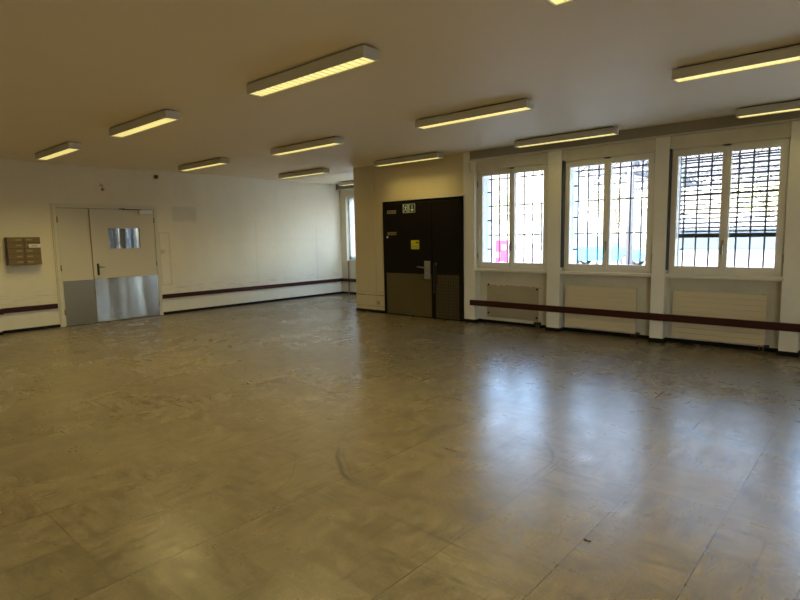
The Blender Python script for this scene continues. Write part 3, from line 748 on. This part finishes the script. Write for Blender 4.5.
# ---------------------------------------------------------------- outdoors
GZ = -.25
b = MB(); b.box(-60, 40, YA+.4, 70, GZ-.3, GZ); b.box(XD1+.2, 40, YW+.36, YA+.4, GZ-.3, GZ)
tag(b.build('ground', wall_mat('pale_asphalt', (.27, .27, .265), (.21, .21, .205), .4)), 'pale paved yard outside the windows', 'ground', None, ST)
def house():
    Y = 36
    r = empty('building', (-10, Y, GZ), 'pale cream house across the yard seen through the barred windows', 'building')
    m = wall_mat('cream_render', (.27, .255, .225), (.22, .205, .18), .4)
    b = MB(); b.box(-44, 16, Y, Y+8, GZ, 8.0); b.build('wall', m, r)
    b = MB(); b.poly([(-44.4, Y-.5, 7.9), (-44.4, Y+4, 10.4), (-44.4, Y+8.5, 7.9)], (1, 0, 0), 60.8); b.build('roof', mat('red_brown_tiles', (.35, .17, .11), .8), r)
    b = MB(); b.box(-44, 16, Y-.06, Y, GZ, .35); b.build('plinth', mat('grey_plinth', (.45, .45, .44), .9), r)
    for k in range(17):
        x = -41+k*3.2
        for z0, z1 in ((.8, 2.3), (3.7, 5.3)):
            b = MB(); b.box(x-.62, x+.62, Y-.05, Y+.02, z0-.1, z1+.1); f = b.build('window', M['reveal'], r)
            b = MB(); b.box(x-.52, x-.04, Y-.06, Y-.04, z0, z1); b.box(x+.04, x+.52, Y-.06, Y-.04, z0, z1); b.build('pane', mat_cache('house_glass', (.20, .23, .27), .1), f)
            for s in (-1, 1):
                b = MB(); b.box(x+s*.64-.0, x+s*1.14, Y-.07, Y-.02, z0-.05, z1+.05); b.build('shutter', mat_cache('pale_shutter', (.62, .60, .55), .7), r)
    b = MB(); b.box(-44, 16, Y-.12, Y, 2.9, 3.1); b.build('string_course', mat_cache('stone', (.6, .58, .52), .8), r)
_c = {}
def mat_cache(n, col, rough, **k):
    if n not in _c: _c[n] = mat(n, col, rough, **k)
    return _c[n]
house()
def car(cx, cy, col, label, flip=1, van=False):
    r = empty('parked_car', (cx, cy, GZ), label, 'car', 'cars parked in the yard')
    if van: prof = [(-2.3, .35), (-2.3, 1.0), (-2.2, 1.9), (-2.0, 2.0), (1.1, 2.0), (1.75, 1.2), (2.35, 1.0), (2.45, .35)]
    else: prof = [(-2.1, .3), (-2.12, .85), (-1.75, .98), (-1.2, 1.42), (-.7, 1.52), (.35, 1.50), (1.05, 1.02), (1.95, .86), (2.12, .65), (2.1, .3)]
    b = MB(); b.poly([(cx+flip*x, cy-.85, GZ+z) for x, z in prof], (0, 1, 0), 1.7); b.build('body', mat_cache('paint_'+label[:6], col, .25), r)
    win = [(-1.9, 1.2), (-1.85, 1.75), (.95, 1.75), (1.35, 1.2)] if van else [(-1.35, 1.0), (-1.05, 1.38), (-.65, 1.44), (.3, 1.42), (.82, 1.02)]
    gl = mat_cache('car_glass', (.10, .13, .16), .08)
    for y in (cy-.856, cy+.85):
        b = MB(); b.poly([(cx+flip*x, y, GZ+z) for x, z in win], (0, 1, 0), .006); b.build('side_window', gl, r)
    for x in ((-1.35, 1.4) if not van else (-1.5, 1.6)):
        for y in (cy-.86, cy+.68):
            b = MB(); b.cyl((cx+flip*x, y, GZ+.32), (cx+flip*x, y+.18, GZ+.32), .32, 24); wl = b.build('wheel', mat_cache('tyre', (.03, .03, .03), .8), r)
            b = MB(); b.cyl((cx+flip*x, y-.01, GZ+.32), (cx+flip*x, y+.19, GZ+.32), .2, 16); b.build('hub_cap', M['aluminium'], wl)
    b = MB(); b.box(cx+flip*2.02, cx+flip*2.13, cy-.8, cy+.8, GZ+.33, GZ+.5); b.box(cx-flip*2.02, cx-flip*2.14, cy-.8, cy+.8, GZ+.33, GZ+.5); b.build('bumper', mat_cache('grey_bumper', (.2, .2, .2), .6), r)
    for y in (cy-.6, cy+.6):
        b = MB(); b.ball((cx+flip*2.04, y, GZ+.7), .11, 2, (.5, 1, .8)); b.build('headlight', M['chrome'], r, True)
car(-11.1, 28.5, (.02, .17, .36), 'blue car parked beyond the middle window', 1)
car(-2.9, 17.7, (.34, .345, .35), 'silver grey van parked beyond the window with the blind', 1, True)
# canopy with perforated girders on steel posts
def canopy():
    r = empty('canopy', (-3.8, 12.5, GZ), 'grey steel yard canopy of perforated girders on posts, beyond the middle window', 'canopy')
    st = mat_cache('weathered_steel', (.09, .09, .10), .6)
    for x, y in ((-3.82, 11.0), (-5.4, 15.5), (-1.0, 15.5)):
        b = MB(); b.box(x-.05, x+.05, y-.05, y+.05, GZ, 2.95); b.box(x-.12, x+.12, y-.12, y+.12, GZ, GZ+.03); b.build('post', st, r)
    def girder(a, c, z, h):
        a, c = Vector(a), Vector(c); n = int((c-a).length/.30); d = (c-a).normalized()
        b = MB()
        side = Vector((-d.y, d.x, 0))*.03
        def seg(p, q, t):
            b.cyl(p, q, t, 6)
        A, B = Vector((a.x, a.y, z)), Vector((c.x, c.y, z)); up = Vector((0, 0, h))
        seg(A, B, .04); seg(A+up, B+up, .04)
        for k in range(n):
            p, q = A+d*(k*.3), A+d*((k+1)*.3)
            seg(p, p+up, .028) if k % 2 else None
            seg(p + (up if k % 2 else Vector()), q + (Vector() if k % 2 else up), .026)
        b.build('girder', st, r)
    girder((-5.5, 11.0, 0), (-1.0, 11.0, 0), 2.62, .28)
    girder((-5.5, 13.2, 0), (-1.0, 13.2, 0), 2.62, .28)
    girder((-5.5, 15.5, 0), (-1.0, 15.5, 0), 2.62, .28)
    girder((-3.82, 11.0, 0), (-3.82, 15.5, 0), 2.60, .28)
    for k in range(9):
        y = 10.9+k*.58
        b = MB(); b.box(-5.6, -.9, y-.025, y+.025, 2.95, 3.02); b.build('purlin', st, r)
canopy()
# pink notice board in the yard
t = empty('notice_board', (-10.9, 18, GZ), 'bright pink notice board seen low through the first window', 'sign')
b = MB(); b.box(-11.15, -10.62, 17.98, 18.02, .30, 1.25, .01); b.build('panel', mat('bright_pink', (.55, .008, .10), .5), t)
b = MB(); b.box(-11.08, -10.95, 17.972, 17.982, .62, .80); b.box(-10.86, -10.70, 17.972, 17.982, .90, 1.08); b.box(-11.0, -10.8, 17.972, 17.982, .40, .46); b.build('white_panel', M['paper'], t)
for x in (-11.1, -10.67):
    b = MB(); b.cyl((x, 18.03, GZ), (x, 18.03, 1.25), .025); b.build('post', M['iron'], t)
# trees behind the canopy
def tree(x, y, h, rad, label, seed):
    rr = random.Random(seed)
    t = empty('tree', (x, y, GZ), label, 'tree')
    b = MB(); b.cyl((x, y, GZ), (x, y, h*.62), .16, 10, .09)
    for k in range(6):
        a = k*1.05; b.cyl((x, y, h*(.35+.04*k)), (x+math.cos(a)*rad*.7, y+math.sin(a)*rad*.7, h*(.6+.05*k)), .05, 6, .02)
    b.build('trunk', mat_cache('bark', (.16, .12, .09), .9), t)
    bm = bmesh.new()
    for k in range(1500):
        while True:
            v = Vector((rr.uniform(-1, 1), rr.uniform(-1, 1), rr.uniform(-1, 1)))
            if .35 < v.length < 1 and rr.random() < .9: break
        c = Vector((x, y, h*.72)) + Vector((v.x*rad, v.y*rad, v.z*h*.30))
        e = Vector((rr.uniform(-1, 1), rr.uniform(-1, 1), rr.uniform(-1, 1))).normalized(); f = e.orthogonal().normalized(); s = rr.uniform(.06, .12)
        bm.faces.new([bm.verts.new(c+e*s), bm.verts.new(c+f*s*.5), bm.verts.new(c-e*s), bm.verts.new(c-f*s*.5)])
    me = bpy.data.meshes.new('crown'); bm.to_mesh(me); bm.free(); me.materials.append(mat_cache('yellow_green_leaves', (.40, .42, .22), .6))
    o = bpy.data.objects.new('crown', me); COL.objects.link(o); o.parent = t; o.location = -Vector(t.location)
tree(-11.9, 32, 4.6, 1.5, 'yellow-green leafy tree beyond the canopy, middle window', 1)
tree(-4.6, 32, 5.2, 1.8, 'yellow-green leafy tree beyond the van, behind the blind', 2)
tree(-19.2, 31.0, 5.0, 1.4, 'yellow-green leafy tree seen through the first window', 3)
